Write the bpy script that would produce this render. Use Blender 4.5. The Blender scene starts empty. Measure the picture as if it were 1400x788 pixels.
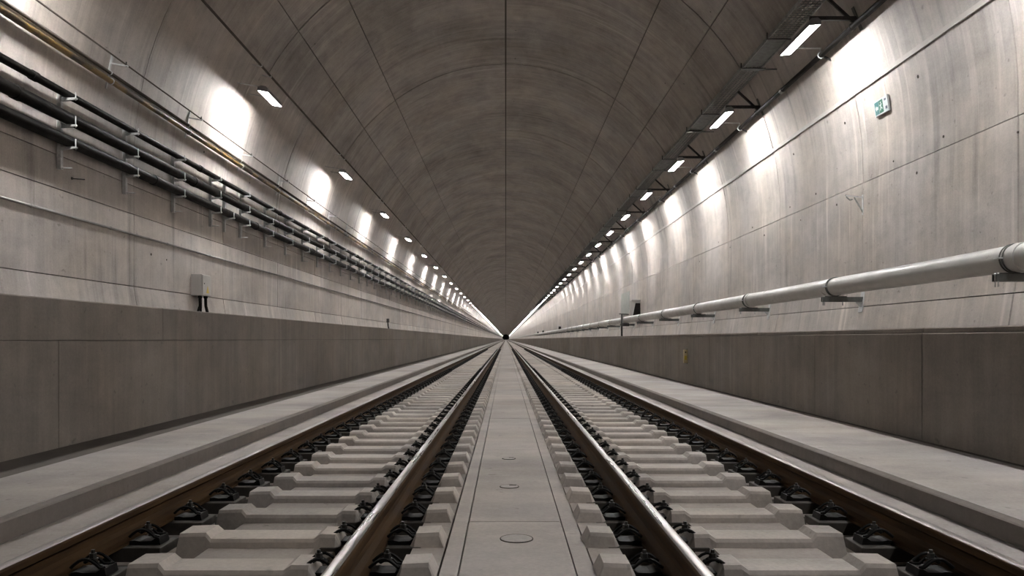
import bpy, math, random
from math import pi, sin, cos, sqrt, atan2, radians
random.seed(7)
S = bpy.context.scene
COL = S.collection

# ------------------------------------------------------------------ camera
F = 1100.0                     # focal length in pixels of the 1400 x 788 frame
VPX, VPY = 691.5, 464.0        # vanishing point of the tunnel axis
H = 1.30                       # camera height above the track trough
cam_d = bpy.data.cameras.new('camera')
cam_d.sensor_fit = 'HORIZONTAL'
cam_d.sensor_width = 36.0
cam_d.lens = F / 1400.0 * 36.0
cam_d.shift_x = (700.0 - VPX) / 1400.0
cam_d.shift_y = (VPY - 394.0) / 1400.0
cam_d.clip_start = 0.05
cam_d.clip_end = 3000.0
cam = bpy.data.objects.new('camera', cam_d)
cam.location = (0, 0, H)
cam.rotation_euler = (pi / 2, 0, 0)
COL.objects.link(cam)
S.camera = cam

# ------------------------------------------------------------------ world, exposure
w = bpy.data.worlds.new('world')
S.world = w
w.use_nodes = True
w.node_tree.nodes['Background'].inputs[0].default_value = (0, 0, 0, 1)
w.node_tree.nodes['Background'].inputs[1].default_value = 0.0
S.view_settings.view_transform = 'Standard'
S.view_settings.look = 'None'
S.view_settings.gamma = 1.0
S.view_settings.use_curve_mapping = False
S.view_settings.exposure = 2.0
LAMP_LEFT = 82.0               # emission of the diffusers
LAMP_RIGHT = 56.0
LAMP_COL = (1.0, 0.985, 0.96)
TILT_LEFT, TILT_RIGHT = radians(10), radians(-6)   # the lamps lean towards their own wall

# ------------------------------------------------------------------ dimensions (camera-relative section)
R = 6.75                       # vault radius
ZC = 3.17                      # vault centre above the camera
YB, YE = -28.0, 1650.0         # tunnel extent
XB = 4.385                     # face of the benches
BT_L, BT_R = 0.400, 0.121      # bench tops above the camera
WALK = -1.058                  # walkway slabs
STRIP = -1.20                  # strip between kerb and rail
XK = 2.96                      # kerb of the walkway
RAILS = (-2.224, -0.757, 0.857, 2.285)
SLAB = -1.150                  # centre slab
INFILL = -1.168


def P(x, y, z):
    return (x, y, z + H)


# ------------------------------------------------------------------ materials
MATS = {}


class NT:
    def __init__(s, name):
        s.m = bpy.data.materials.new(name)
        s.m.use_nodes = True
        s.t = s.m.node_tree
        s.b = s.t.nodes['Principled BSDF']

    def n(s, typ, **kw):
        nd = s.t.nodes.new(typ)
        for k, v in kw.items():
            setattr(nd, k, v)
        return nd

    def l(s, a, b):
        s.t.links.new(a, b)

    def math(s, op, a, b=None, c=None, clamp=False):
        nd = s.n('ShaderNodeMath', operation=op)
        nd.use_clamp = clamp
        for i, v in enumerate((a, b, c)):
            if v is None:
                continue
            if isinstance(v, (int, float)):
                nd.inputs[i].default_value = v
            else:
                s.l(v, nd.inputs[i])
        return nd.outputs[0]

    def vec(s, x, y, z):
        nd = s.n('ShaderNodeCombineXYZ')
        for i, v in enumerate((x, y, z)):
            if isinstance(v, (int, float)):
                nd.inputs[i].default_value = v
            else:
                s.l(v, nd.inputs[i])
        return nd.outputs[0]

    def noise(s, vec, scale, detail=4.0, rough=0.55, dist=0.0):
        nd = s.n('ShaderNodeTexNoise')
        nd.inputs['Scale'].default_value = scale
        nd.inputs['Detail'].default_value = detail
        nd.inputs['Roughness'].default_value = rough
        nd.inputs['Distortion'].default_value = dist
        s.l(vec, nd.inputs['Vector'])
        return nd.outputs['Fac']

    def mrange(s, v, a, b, c, d):
        nd = s.n('ShaderNodeMapRange')
        for i, x in enumerate((v, a, b, c, d)):
            if isinstance(x, (int, float)):
                nd.inputs[i].default_value = x
            else:
                s.l(x, nd.inputs[i])
        return nd.outputs[0]


def concrete(name, base, mode='flat', contrast=1.0, rough=0.75, efflo=0.0, rand=0.10, bump=0.25, spec=0.3):
    """procedural concrete; vault: streaks run around the ring; face: streaks run down; flat: even blotches"""
    T = NT(name)
    pos = T.n('ShaderNodeNewGeometry').outputs['Position']
    sep = T.n('ShaderNodeSeparateXYZ')
    T.l(pos, sep.inputs[0])
    x, y, z = sep.outputs
    if mode == 'vault':
        dz = T.math('SUBTRACT', z, ZC + H)
        th = T.math('ARCTAN2', x, T.math('MAXIMUM', dz, 0.0))
        arc = T.math('ADD', T.math('MULTIPLY', th, R), T.math('MULTIPLY', T.math('SIGN', x), T.math('MAXIMUM', T.math('MULTIPLY', dz, -1.0), 0.0)))
        u, v = y, arc
    elif mode == 'face':
        u, v = y, z
    else:
        u, v = y, x
    if mode == 'flat':
        streak_v = T.vec(T.math('MULTIPLY', u, 0.9), T.math('MULTIPLY', v, 0.45), z)
    else:
        streak_v = T.vec(T.math('MULTIPLY', u, 2.2), T.math('MULTIPLY', v, 0.16), 3.1)
    iso = T.vec(u, v, T.math('MULTIPLY', z, 0.3) if mode != 'flat' else z)
    big = T.noise(iso, 0.35, 3.0, 0.5)
    streak = T.noise(streak_v, 1.6, 6.0, 0.62, 0.3)
    mid = T.noise(iso, 2.6, 5.0, 0.6, 0.4)
    fine = T.noise(iso, 38.0, 3.0, 0.65)
    speck = T.noise(iso, 9.0, 2.0, 0.5)
    f = T.math('MULTIPLY_ADD', T.math('SUBTRACT', big, 0.5), 0.75 * contrast, 1.0)
    f = T.math('MULTIPLY_ADD', T.math('SUBTRACT', streak, 0.5), (0.95 if mode == 'flat' else 0.50) * contrast, f)
    if mode != 'flat':
        fs = T.noise(T.vec(T.math('MULTIPLY', u, 9.0), T.math('MULTIPLY', v, 0.5), 1.7), 1.6, 4.0, 0.6, 0.2)
        f = T.math('MULTIPLY_ADD', T.math('SUBTRACT', fs, 0.5), 0.28 * contrast, f)
        pt = T.noise(T.vec(T.math('MULTIPLY', u, 0.55), T.math('MULTIPLY', v, 1.3), 2.2), 0.9, 5.0, 0.65, 0.6)
        f = T.math('MULTIPLY_ADD', T.math('SUBTRACT', pt, 0.5), 0.55 * contrast, f)
    f = T.math('MULTIPLY_ADD', T.math('SUBTRACT', mid, 0.5), 0.55 * contrast, f)
    f = T.math('MULTIPLY_ADD', T.math('SUBTRACT', fine, 0.5), 0.35 * contrast, f)
    # dark pores and stains with a shape of their own
    pore = T.mrange(speck, 0.24, 0.31, -0.28, 0.0)
    f = T.math('ADD', f, pore)
    if rand:
        rnd = T.n('ShaderNodeObjectInfo').outputs['Random']
        f = T.math('MULTIPLY', f, T.mrange(rnd, 0.0, 1.0, 1.0 - rand, 1.0 + rand))
    if efflo:
        st2 = T.noise(T.vec(T.math('MULTIPLY', u, 4.5), T.math('MULTIPLY', v, 0.22), 9.7), 1.5, 3.0, 0.5, 0.2)
        area = T.noise(T.vec(u, v, 5.5), 0.22, 2.0, 0.5)
        e = T.math('MULTIPLY', T.mrange(st2, 0.57, 0.70, 0.0, 1.0), T.mrange(area, 0.45, 0.62, 0.0, 1.0))
        f = T.math('MULTIPLY_ADD', e, efflo, f)
        st3 = T.noise(T.vec(T.math('MULTIPLY', u, 3.0), T.math('MULTIPLY', v, 0.16), 4.2), 1.3, 3.0, 0.5, 0.2)
        d = T.math('MULTIPLY', T.mrange(st3, 0.58, 0.72, 0.0, 1.0), T.mrange(area, 0.58, 0.42, 0.0, 1.0))
        f = T.math('MULTIPLY_ADD', d, -efflo * 0.9, f)
    f = T.math('MAXIMUM', f, 0.25)
    # slow drift between a warmer and a cooler grey
    warm = T.noise(iso, 0.6, 2.0, 0.5)
    mix = T.n('ShaderNodeMix', data_type='RGBA')
    T.l(T.mrange(warm, 0.35, 0.65, 0.0, 1.0), mix.inputs[0])
    mix.inputs[6].default_value = (base[0], base[1], base[2], 1)
    mix.inputs[7].default_value = (base[0] * 1.02, base[1] * 0.985, base[2] * 0.93, 1)
    mul = T.n('ShaderNodeVectorMath', operation='SCALE')
    T.l(mix.outputs[2], mul.inputs[0])
    T.l(f, mul.inputs['Scale'])
    T.l(mul.outputs[0], T.b.inputs['Base Color'])
    T.l(T.mrange(mid, 0.3, 0.7, rough - 0.08, rough + 0.10), T.b.inputs['Roughness'])
    T.b.inputs['Specular IOR Level'].default_value = spec
    bp = T.n('ShaderNodeBump')
    bp.inputs['Strength'].default_value = bump
    bp.inputs['Distance'].default_value = 0.01
    hgt = T.math('MULTIPLY_ADD', fine, 0.5, T.math('MULTIPLY', mid, 1.0))
    T.l(hgt, bp.inputs['Height'])
    T.l(bp.outputs[0], T.b.inputs['Normal'])
    MATS[name] = T.m
    return T.m


def metal(name, col, rough=0.45, metallic=0.0, var=0.25, scale=12.0, stretch=(1, 1, 1), col2=None, lo=0.45, hi=0.6):
    T = NT(name)
    tc = T.n('ShaderNodeNewGeometry').outputs['Position']
    mp = T.n('ShaderNodeMapping')
    mp.inputs['Scale'].default_value = stretch
    T.l(tc, mp.inputs[0])
    nz = T.noise(mp.outputs[0], scale, 4.0, 0.6)
    mix = T.n('ShaderNodeMix', data_type='RGBA')
    c2 = col2 or tuple(c * (1 - var) for c in col)
    T.l(T.mrange(nz, lo, hi, 0.0, 1.0) if col2 else T.mrange(nz, 0.3, 0.7, 0.0, 1.0), mix.inputs[0])
    mix.inputs[6].default_value = (*col, 1)
    mix.inputs[7].default_value = (*c2, 1)
    T.l(mix.outputs[2], T.b.inputs['Base Color'])
    T.l(T.mrange(nz, 0.3, 0.7, max(0.05, rough - 0.08), rough + 0.08), T.b.inputs['Roughness'])
    T.b.inputs['Metallic'].default_value = metallic
    MATS[name] = T.m
    return T.m


def lampmat(name, strength):
    T = NT(name)
    T.b.inputs['Base Color'].default_value = (0.9, 0.9, 0.9, 1)
    T.b.inputs['Emission Color'].default_value = (*LAMP_COL, 1)
    T.b.inputs['Emission Strength'].default_value = strength
    MATS[name] = T.m
    return T.m


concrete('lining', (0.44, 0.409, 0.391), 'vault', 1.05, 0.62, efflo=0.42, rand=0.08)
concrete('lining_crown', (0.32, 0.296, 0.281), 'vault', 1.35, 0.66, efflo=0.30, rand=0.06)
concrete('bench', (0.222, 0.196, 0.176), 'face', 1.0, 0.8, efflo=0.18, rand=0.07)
concrete('walkway', (0.33, 0.306, 0.292), 'flat', 1.05, 0.7, rand=0.0)
concrete('slab', (0.38, 0.352, 0.335), 'flat', 1.0, 0.72, rand=0.05)
concrete('infill', (0.32, 0.292, 0.272), 'flat', 1.2, 0.78, rand=0.0)
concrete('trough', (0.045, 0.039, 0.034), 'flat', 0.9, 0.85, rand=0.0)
concrete('sleeper', (0.43, 0.398, 0.374), 'flat', 1.25, 0.72, rand=0.09)
concrete('kerb', (0.175, 0.156, 0.143), 'face', 0.8, 0.8, rand=0.0)  # same concrete as the walkway, colour darkened for the face's weak light
concrete('bench_shadow', (0.095, 0.083, 0.074), 'flat', 0.9, 0.85, rand=0.0)  # walkway concrete with the bench's shadow put into its colour
concrete('joint', (0.07, 0.062, 0.056), 'flat', 0.6, 0.9, rand=0.0)
metal('rail_head', (0.50, 0.47, 0.46), 0.31, 1.0, 0.25, 5.0, (6, 0.25, 6))
metal('rail_dull', (0.30, 0.27, 0.26), 0.38, 0.9, 0.25, 5.0, (6, 0.25, 6))
metal('rail_rust', (0.045, 0.027, 0.015), 0.65, 0.0, 0.5, 3.0, (2, 0.6, 8), col2=(0.075, 0.044, 0.022), lo=0.4, hi=0.65)
MATS['rail_rust'].node_tree.nodes['Principled BSDF'].inputs['Specular IOR Level'].default_value = 0.05
metal('black_steel', (0.012, 0.011, 0.011), 0.5, 0.0, 0.4)
MATS['black_steel'].node_tree.nodes['Principled BSDF'].inputs['Specular IOR Level'].default_value = 0.12
metal('rubber', (0.055, 0.047, 0.040), 0.7, 0.0, 0.3)
metal('black_pipe', (0.012, 0.0105, 0.0095), 0.55, 0.0, 0.4, 4.0)
MATS['black_pipe'].node_tree.nodes['Principled BSDF'].inputs['Specular IOR Level'].default_value = 0.06
metal('galvanised', (0.62, 0.63, 0.63), 0.45, 0.15, 0.3, 20.0)
metal('tray_steel', (0.13, 0.135, 0.13), 0.5, 0.5, 0.35, 10.0)
metal('tray_bright', (0.32, 0.33, 0.32), 0.45, 0.6, 0.35, 10.0)
metal('dark_steel', (0.06, 0.058, 0.056), 0.45, 0.5, 0.35)
metal('grey_paint', (0.40, 0.395, 0.38), 0.35, 0.0, 0.12, 2.5)
metal('box_paint', (0.42, 0.405, 0.385), 0.5, 0.0, 0.10, 3.0)
metal('ochre_pipe', (0.22, 0.140, 0.042), 0.45, 0.0, 0.3, 1.1, (1, 1.0, 1), col2=(0.075, 0.056, 0.038), lo=0.50, hi=0.56)
metal('brown_pipe', (0.075, 0.060, 0.048), 0.5, 0.0, 0.3, 3.0)
metal('conduit', (0.34, 0.33, 0.32), 0.4, 0.5, 0.25, 6.0)
metal('lamp_body', (0.26, 0.26, 0.27), 0.4, 0.3, 0.2)
metal('cast_cover', (0.42, 0.39, 0.365), 0.65, 0.0, 0.2, 30.0)
metal('sign_white', (0.55, 0.60, 0.61), 0.4, 0.0, 0.08)
metal('sign_green', (0.014, 0.125, 0.080), 0.4, 0.0, 0.15)
metal('sign_teal', (0.035, 0.17, 0.165), 0.4, 0.0, 0.15)
metal('sign_print', (0.10, 0.11, 0.16), 0.5, 0.0, 0.1)
metal('tag_yellow', (0.60, 0.50, 0.31), 0.6, 0.0, 0.2, 20.0)
metal('warning_yellow', (0.55, 0.40, 0.04), 0.5, 0.0, 0.1)
metal('patch_paint', (0.42, 0.44, 0.41), 0.6, 0.0, 0.1, 3.0)
metal('batten', (0.52, 0.49, 0.465), 0.6, 0.0, 0.12, 3.0)
lampmat('lamp_glow_left', LAMP_LEFT)
lampmat('lamp_glow_right', LAMP_RIGHT)


# ------------------------------------------------------------------ mesh helpers
class MB:
    def __init__(s):
        s.v, s.f, s.smooth = [], [], []

    def quad(s, *ids, smooth=False):
        s.f.append(ids)
        s.smooth.append(smooth)

    def hexa(s, p):
        """eight corners: bottom 0-3 counter-clockwise, top 4-7"""
        b = len(s.v)
        s.v += [tuple(q) for q in p]
        for q in ((3, 2, 1, 0), (4, 5, 6, 7), (0, 1, 5, 4), (1, 2, 6, 5), (2, 3, 7, 6), (3, 0, 4, 7)):
            s.quad(*(b + i for i in q))
        return s

    def box(s, x0, x1, y0, y1, z0, z1, bev=0.0):
        if bev <= 0:
            return s.hexa([(x0, y0, z0), (x1, y0, z0), (x1, y1, z0), (x0, y1, z0),
                           (x0, y0, z1), (x1, y0, z1), (x1, y1, z1), (x0, y1, z1)])
        # bevelled along the top rim and the vertical edges
        b = bev
        ring = [(x0 + b, y0), (x1 - b, y0), (x1, y0 + b), (x1, y1 - b), (x1 - b, y1), (x0 + b, y1), (x0, y1 - b), (x0, y0 + b)]
        ring2 = [(x0 + 2 * b, y0 + b), (x1 - 2 * b, y0 + b), (x1 - b, y0 + 2 * b), (x1 - b, y1 - 2 * b), (x1 - 2 * b, y1 - b),
                 (x0 + 2 * b, y1 - b), (x0 + b, y1 - 2 * b), (x0 + b, y0 + 2 * b)]
        lev = [(ring2, z0), (ring, z0 + b), (ring, z1 - b), (ring2, z1)]
        k0 = len(s.v)
        for rg, z in lev:
            s.v += [(x, y, z) for x, y in rg]
        for j in range(3):
            for i in range(8):
                a, c = k0 + j * 8 + i, k0 + j * 8 + (i + 1) % 8
                s.quad(a, c, c + 8, a + 8)
        s.quad(*[k0 + i for i in range(7, -1, -1)])
        s.quad(*[k0 + 24 + i for i in range(8)])
        return s

    def bar(s, a, b, w, h, up=(0, 0, 1)):
        """rectangular bar from a to b"""
        ax = [b[i] - a[i] for i in range(3)]
        L = sqrt(sum(q * q for q in ax)) or 1
        ax = [q / L for q in ax]
        sx = [ax[1] * up[2] - ax[2] * up[1], ax[2] * up[0] - ax[0] * up[2], ax[0] * up[1] - ax[1] * up[0]]
        l2 = sqrt(sum(q * q for q in sx))
        if l2 < 1e-5:
            return s.bar(a, b, w, h, (1, 0, 0))
        sx = [q / l2 for q in sx]
        uz = [sx[1] * ax[2] - sx[2] * ax[1], sx[2] * ax[0] - sx[0] * ax[2], sx[0] * ax[1] - sx[1] * ax[0]]
        pts = []
        for c in ((-1, -1), (1, -1), (1, 1), (-1, 1)):
            pts.append([sx[i] * c[0] * w / 2 + uz[i] * c[1] * h / 2 for i in range(3)])
        lo = [tuple(a[i] + q[i] for i in range(3)) for q in pts]
        hi = [tuple(b[i] + q[i] for i in range(3)) for q in pts]
        return s.hexa(lo + hi)

    def tube(s, path, r, n=8, cap=True, closed=False, radii=None):
        k0 = len(s.v)
        m = len(path)
        up0 = (0.0, 0.0, 1.0)
        prev = None
        for j in range(m):
            if closed:
                a, b = path[j - 1], path[(j + 1) % m]
            else:
                a, b = path[max(0, j - 1)], path[min(m - 1, j + 1)]
            t = [b[i] - a[i] for i in range(3)]
            L = sqrt(sum(q * q for q in t)) or 1
            t = [q / L for q in t]
            if prev is None:
                up = up0 if abs(t[2]) < 0.9 else (1.0, 0.0, 0.0)
            else:
                up = prev
            d = sum(up[i] * t[i] for i in range(3))
            u = [up[i] - d * t[i] for i in range(3)]
            L = sqrt(sum(q * q for q in u)) or 1
            u = [q / L for q in u]
            prev = u
            vv = [t[1] * u[2] - t[2] * u[1], t[2] * u[0] - t[0] * u[2], t[0] * u[1] - t[1] * u[0]]
            rr = radii[j] if radii else r
            for i in range(n):
                an = 2 * pi * i / n
                s.v.append(tuple(path[j][q] + rr * (cos(an) * u[q] + sin(an) * vv[q]) for q in range(3)))
        for j in range(m if closed else m - 1):
            for i in range(n):
                a = k0 + j * n + i
                b = k0 + j * n + (i + 1) % n
                c = k0 + ((j + 1) % m) * n + (i + 1) % n
                d = k0 + ((j + 1) % m) * n + i
                s.quad(a, b, c, d, smooth=True)
        if cap and not closed:
            s.quad(*[k0 + i for i in range(n - 1, -1, -1)])
            s.quad(*[k0 + (m - 1) * n + i for i in range(n)])
        return s

    def extrude(s, prof, y0, y1, smooth=False, caps=True):
        """closed section [(x, z)] swept along y"""
        k0 = len(s.v)
        n = len(prof)
        s.v += [(x, y0, z) for x, z in prof] + [(x, y1, z) for x, z in prof]
        for i in range(n):
            j = (i + 1) % n
            s.quad(k0 + i, k0 + j, k0 + n + j, k0 + n + i, smooth=smooth)
        if caps:
            s.quad(*[k0 + i for i in range(n - 1, -1, -1)])
            s.quad(*[k0 + n + i for i in range(n)])
        return s

    def panel(s, t0, t1, y0, y1, r0, r1, seg):
        """curved slab of the lining between angles t0 and t1 (from the crown, to the right positive)"""
        k0 = len(s.v)
        for rr in (r0, r1):
            for y in (y0, y1):
                for i in range(seg + 1):
                    t = t0 + (t1 - t0) * i / seg
                    x, z = sec(t, rr)
                    s.v.append((x, y, z + H))
        n = seg + 1
        A, B, C, D = k0, k0 + n, k0 + 2 * n, k0 + 3 * n
        for i in range(seg):
            s.quad(A + i, A + i + 1, B + i + 1, B + i, smooth=True)
            s.quad(C + i, D + i, D + i + 1, C + i + 1)
            s.quad(A + i, C + i, C + i + 1, A + i + 1)
            s.quad(B + i, B + i + 1, D + i + 1, D + i)
        s.quad(A, B, D, C)
        s.quad(A + seg, C + seg, D + seg, B + seg)
        return s

    def mesh(s, name, mat, angle=35):
        me = bpy.data.meshes.new(name)
        me.from_pydata(s.v, [], s.f)
        me.polygons.foreach_set('use_smooth', s.smooth)
        me.materials.append(MATS[mat])
        me.update()
        if any(s.smooth):
            import bmesh
            bm = bmesh.new()
            bm.from_mesh(me)
            bmesh.ops.recalc_face_normals(bm, faces=bm.faces)
            for e in bm.edges:
                if len(e.link_faces) == 2 and e.calc_face_angle(0) > radians(angle):
                    e.smooth = False
            bm.to_mesh(me)
            bm.free()
        else:
            import bmesh
            bm = bmesh.new()
            bm.from_mesh(me)
            bmesh.ops.recalc_face_normals(bm, faces=bm.faces)
            bm.to_mesh(me)
            bm.free()
        return me


def ob(name, me, parent=None, loc=(0, 0, 0), kind=None, label=None):
    o = bpy.data.objects.new(name, me)
    COL.objects.link(o)
    o.location = loc
    if parent is not None:
        o.parent = parent
    if kind:
        o['kind'] = kind
    if label:
        o['label'] = label
    return o


def tag(o, label, cat, group=None, kind=None):
    o['label'] = label
    o['category'] = cat
    if group:
        o['group'] = group
    if kind:
        o['kind'] = kind
    return o


def thing(name, loc, label, cat, group=None, parts=None, me=None):
    """an Empty with its parts [(name, mesh, [(sub name, mesh)])], or one mesh"""
    r = bpy.data.objects.new(name, me)
    COL.objects.link(r)
    r.location = loc
    tag(r, label, cat, group)
    for p in parts or ():
        c = ob(p[0], p[1], r)
        for q in (p[2] if len(p) > 2 else ()):
            ob(q[0], q[1], c)
    return r


def structure(name, me=None):
    o = bpy.data.objects.new(name, me)
    COL.objects.link(o)
    o['kind'] = 'structure'
    return o


_W = ['', 'first', 'second', 'third', 'fourth', 'fifth', 'sixth', 'seventh', 'eighth', 'ninth', 'tenth', 'eleventh', 'twelfth', 'thirteenth', 'fourteenth',
      'fifteenth', 'sixteenth', 'seventeenth', 'eighteenth', 'nineteenth', 'twentieth']
ORD = ['nearest'] + [w_ + ' nearest' for w_ in _W[2:]] + ['twenty-' + w_ + ' nearest' for w_ in _W[1:10]]


Z_FOOT = 0.95                  # the foot of the wall leans in below this height


def wall_x(z):
    if z >= ZC:
        return sqrt(max(0.0, R * R - (z - ZC) ** 2))
    if z >= Z_FOOT:
        return R
    return R - 0.16 * (Z_FOOT - z)


def on_wall(ratio):
    """point of the vault seen from the camera under x = ratio * z"""
    if ratio > R / ZC:
        z = R / ratio
        if z < Z_FOOT:
            z = (R - 0.16 * Z_FOOT) / (ratio - 0.16)
        return wall_x(z), z
    a = ratio * ratio + 1
    z = (2 * ZC + sqrt(4 * ZC * ZC - 4 * a * (ZC * ZC - R * R))) / (2 * a)
    return ratio * z, z


def ang(ratio):
    return ang_z(on_wall(ratio)[1])


def ang_z(z):
    """section parameter: the angle on the arch, then going on straight down the wall"""
    if z >= ZC:
        return math.acos(max(-1, min(1, (z - ZC) / R)))
    return pi / 2 + (ZC - z) / R


def sec(t, rr):
    """point (x, z) of the section at parameter t, on the offset line of radius rr"""
    s_ = 1 if t >= 0 else -1
    a = abs(t)
    if a <= pi / 2:
        return rr * sin(t), ZC + rr * cos(t)
    z = ZC - (a - pi / 2) * R
    return s_ * (wall_x(z) + rr - R), z


# ------------------------------------------------------------------ tunnel lining
wall_left = structure('wall_left')
wall_right = structure('wall_right')
ceiling = structure('ceiling')
floor = structure('floor')
tbl = ang_z(BT_L - 0.25)      # lining starts a little under the bench tops
tbr = ang_z(BT_R - 0.25)
LEFT_WALL = [-tbl, -ang(7.05), -ang(2.98), -ang(2.43), -ang(0.893)]
CEIL = [-ang(0.893), -ang(0.672), -ang(0.4625), -0.0005, ang(0.455), ang(0.655), ang(0.90)]
RIGHT_WALL = [ang(0.90), ang(1.418), ang(2.29), ang(11.0), tbr]
T_PAN = 0.07
DETAIL_Y = 88.0


def lay(rows, y_first, step, parent, mat, gap_t, gap_y, y_stop, crown=0.05):
    cache = {}
    far = MB()
    k0 = math.floor((YB - y_first) / step)
    k = k0
    while True:
        y0 = y_first + k * step
        if y0 >= y_stop:
            break
        for j in range(len(rows) - 1):
            t0, t1 = rows[j], rows[j + 1]
            s_ = 1 if t1 > t0 else -1
            ga = (crown if abs(t0) < 0.01 else gap_t) / R / 2
            gb = (crown if abs(t1) < 0.01 else gap_t) / R / 2
            seg = max(2, int(abs(t1 - t0) / 0.055))
            if y0 < DETAIL_Y:
                if j not in cache:
                    cache[j] = MB().panel(t0 + s_ * ga, t1 - s_ * gb, gap_y / 2, step - gap_y / 2, R, R + T_PAN, seg).mesh('lining_panel', mat)
                d = random.uniform(-0.007, 0.004)
                tm = max(-pi / 2, min(pi / 2, (t0 + t1) / 2))
                ob('lining_panel', cache[j], parent, (d * sin(tm), y0, d * cos(tm)))
            else:
                far.panel(t0 + s_ * ga, t1 - s_ * gb, y0 + gap_y / 2, y0 + step - gap_y / 2, R, R + T_PAN, max(2, seg // 2))
        k += 1
    ob('distant_lining', far.mesh('distant_lining', mat), parent, kind='stuff')
    return y_first + k * step


e1 = lay(LEFT_WALL, 14.6, 4.6, wall_left, 'lining', 0.015, 0.020, 420.0)
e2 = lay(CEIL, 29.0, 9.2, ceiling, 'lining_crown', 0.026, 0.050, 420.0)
e3 = lay(RIGHT_WALL, 19.8, 4.6, wall_right, 'lining', 0.015, 0.020, 420.0)
for par, rows, e, mat in ((wall_left, LEFT_WALL, e1, 'lining'), (ceiling, CEIL, e2, 'lining_crown'), (wall_right, RIGHT_WALL, e3, 'lining')):
    a, b = min(rows), max(rows)
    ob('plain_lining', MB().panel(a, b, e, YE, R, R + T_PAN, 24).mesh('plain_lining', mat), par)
    ob('joint_backing', MB().panel(a, b, YB, YE, R + T_PAN + 0.002, R + 0.35, 30).mesh('joint_backing', 'joint'), par)

# formwork tie holes along the seams
rt = random.Random(3)
for par, sg, ratio, ys in ((wall_right, 1, 2.17, (9.9, 12.4, 14.0, 17.5, 19.1, 22.0, 25.5)), (wall_right, 1, 2.46, (10.6, 13.2, 16.4, 18.4, 21.0, 24.2, 28.0)),
                           (wall_right, 1, 1.56, (13.0, 15.8, 18.6)), (ceiling, 1, 0.69, (17.2, 17.7, 20.9, 23.5)), (ceiling, 1, 0.625, (17.0, 19.2, 24.6)),
                           (ceiling, -1, 0.70, (16.9, 17.4, 18.1)), (ceiling, -1, 0.64, (16.8, 17.6, 21.0)), (ceiling, 1, 0.03, (25.8, 28.4, 30.2, 33.5)),
                           (wall_left, -1, 4.3, (15.3, 16.0)), (wall_left, -1, 1.62, (17.8, 21.0, 24.0))):
    for y in ys:
        t = sg * (ang(ratio) + rt.uniform(-0.008, 0.008))
        r_ = rt.uniform(0.014, 0.027)
        m = MB()
        n_ = 10
        for k_ in range(n_):
            a_ = 2 * pi * k_ / n_
            x, z = sec(t + r_ * cos(a_) / R, R - 0.0095)
            m.v.append((x, y + r_ * sin(a_), z + H))
        for k_ in range(n_):
            a_ = 2 * pi * k_ / n_
            x, z = sec(t + r_ * cos(a_) / R, R + 0.02)
            m.v.append((x, y + r_ * sin(a_), z + H))
        m.quad(*range(n_))
        for k_ in range(n_):
            m.quad(k_, (k_ + 1) % n_, n_ + (k_ + 1) % n_, n_ + k_)
        ob('tie_hole', m.mesh('tie_hole', 'joint'), par)

# closed far end
m = MB()
pts = [(0, ZC)] + [(R * 1.03 * sin(-2.2 + 4.4 * i / 40), ZC + R * 1.03 * cos(-2.2 + 4.4 * i / 40)) for i in range(41)]
m.v = [P(x, YE, z) for x, z in pts]
for i in range(1, 41):
    m.quad(0, i, i + 1)
structure('wall_end', m.mesh('wall_end', 'joint'))

# ------------------------------------------------------------------ benches along both walls
core = MB().extrude([(-7.0, -1.9 + H), (-XB - 0.10, -1.9 + H), (-XB - 0.10, BT_L - 0.03 + H), (-7.0, BT_L - 0.03 + H)], YB, YE)
ob('bench_core', core.mesh('bench_core', 'joint'), wall_left)
core = MB().extrude([(XB + 0.10, -1.9 + H), (7.0, -1.9 + H), (7.0, BT_R - 0.03 + H), (XB + 0.10, BT_R - 0.03 + H)], YB, YE)
ob('bench_core', core.mesh('bench_core', 'joint'), wall_right)


def bench_row(parent, side, z0, z1, y_first, step, x_off, to_wall=False):
    prof_in = XB + x_off
    me = None
    far = MB()
    k = math.floor((YB - y_first) / step)
    while True:
        y0 = y_first + k * step
        if y0 > 500:
            break
        if to_wall:
            xw = 6.95
        else:
            xw = XB + 0.10
        b = 0.012
        prof = [(side * (prof_in), z0 + H + 0.004), (side * prof_in, z1 + H - b), (side * (prof_in + b), z1 + H), (side * xw, z1 + H), (side * xw, z0 + H + 0.004)]
        if to_wall:
            zt = z1 - 0.03
            prof = [(side * prof_in, z0 + H + 0.004), (side * prof_in, z1 + H - b), (side * (prof_in + b), z1 + H), (side * xw, z1 + H),
                    (side * xw, zt + H + 0.001), (side * (XB + 0.101), zt + H + 0.001), (side * (XB + 0.101), z0 + H + 0.004)]
        if y0 < 100:
            if me is None:
                me = MB().extrude(prof, 0.006, step - 0.006).mesh('bench_panel', 'bench')
            ob('bench_panel', me, parent, (side * random.uniform(0, 0.006), y0, 0))
        else:
            far.extrude(prof, y0 + 0.006, y0 + step - 0.006)
        k += 1
    far.extrude(prof, y_first + k * step, YE)
    ob('distant_bench', far.mesh('distant_bench', 'bench'), parent, kind='stuff')


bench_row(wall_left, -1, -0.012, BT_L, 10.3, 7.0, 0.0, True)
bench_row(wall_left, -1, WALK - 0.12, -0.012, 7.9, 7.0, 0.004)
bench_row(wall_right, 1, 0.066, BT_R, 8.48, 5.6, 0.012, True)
bench_row(wall_right, 1, WALK - 0.12, 0.066, 8.48, 2.95, 0.0)

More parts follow.
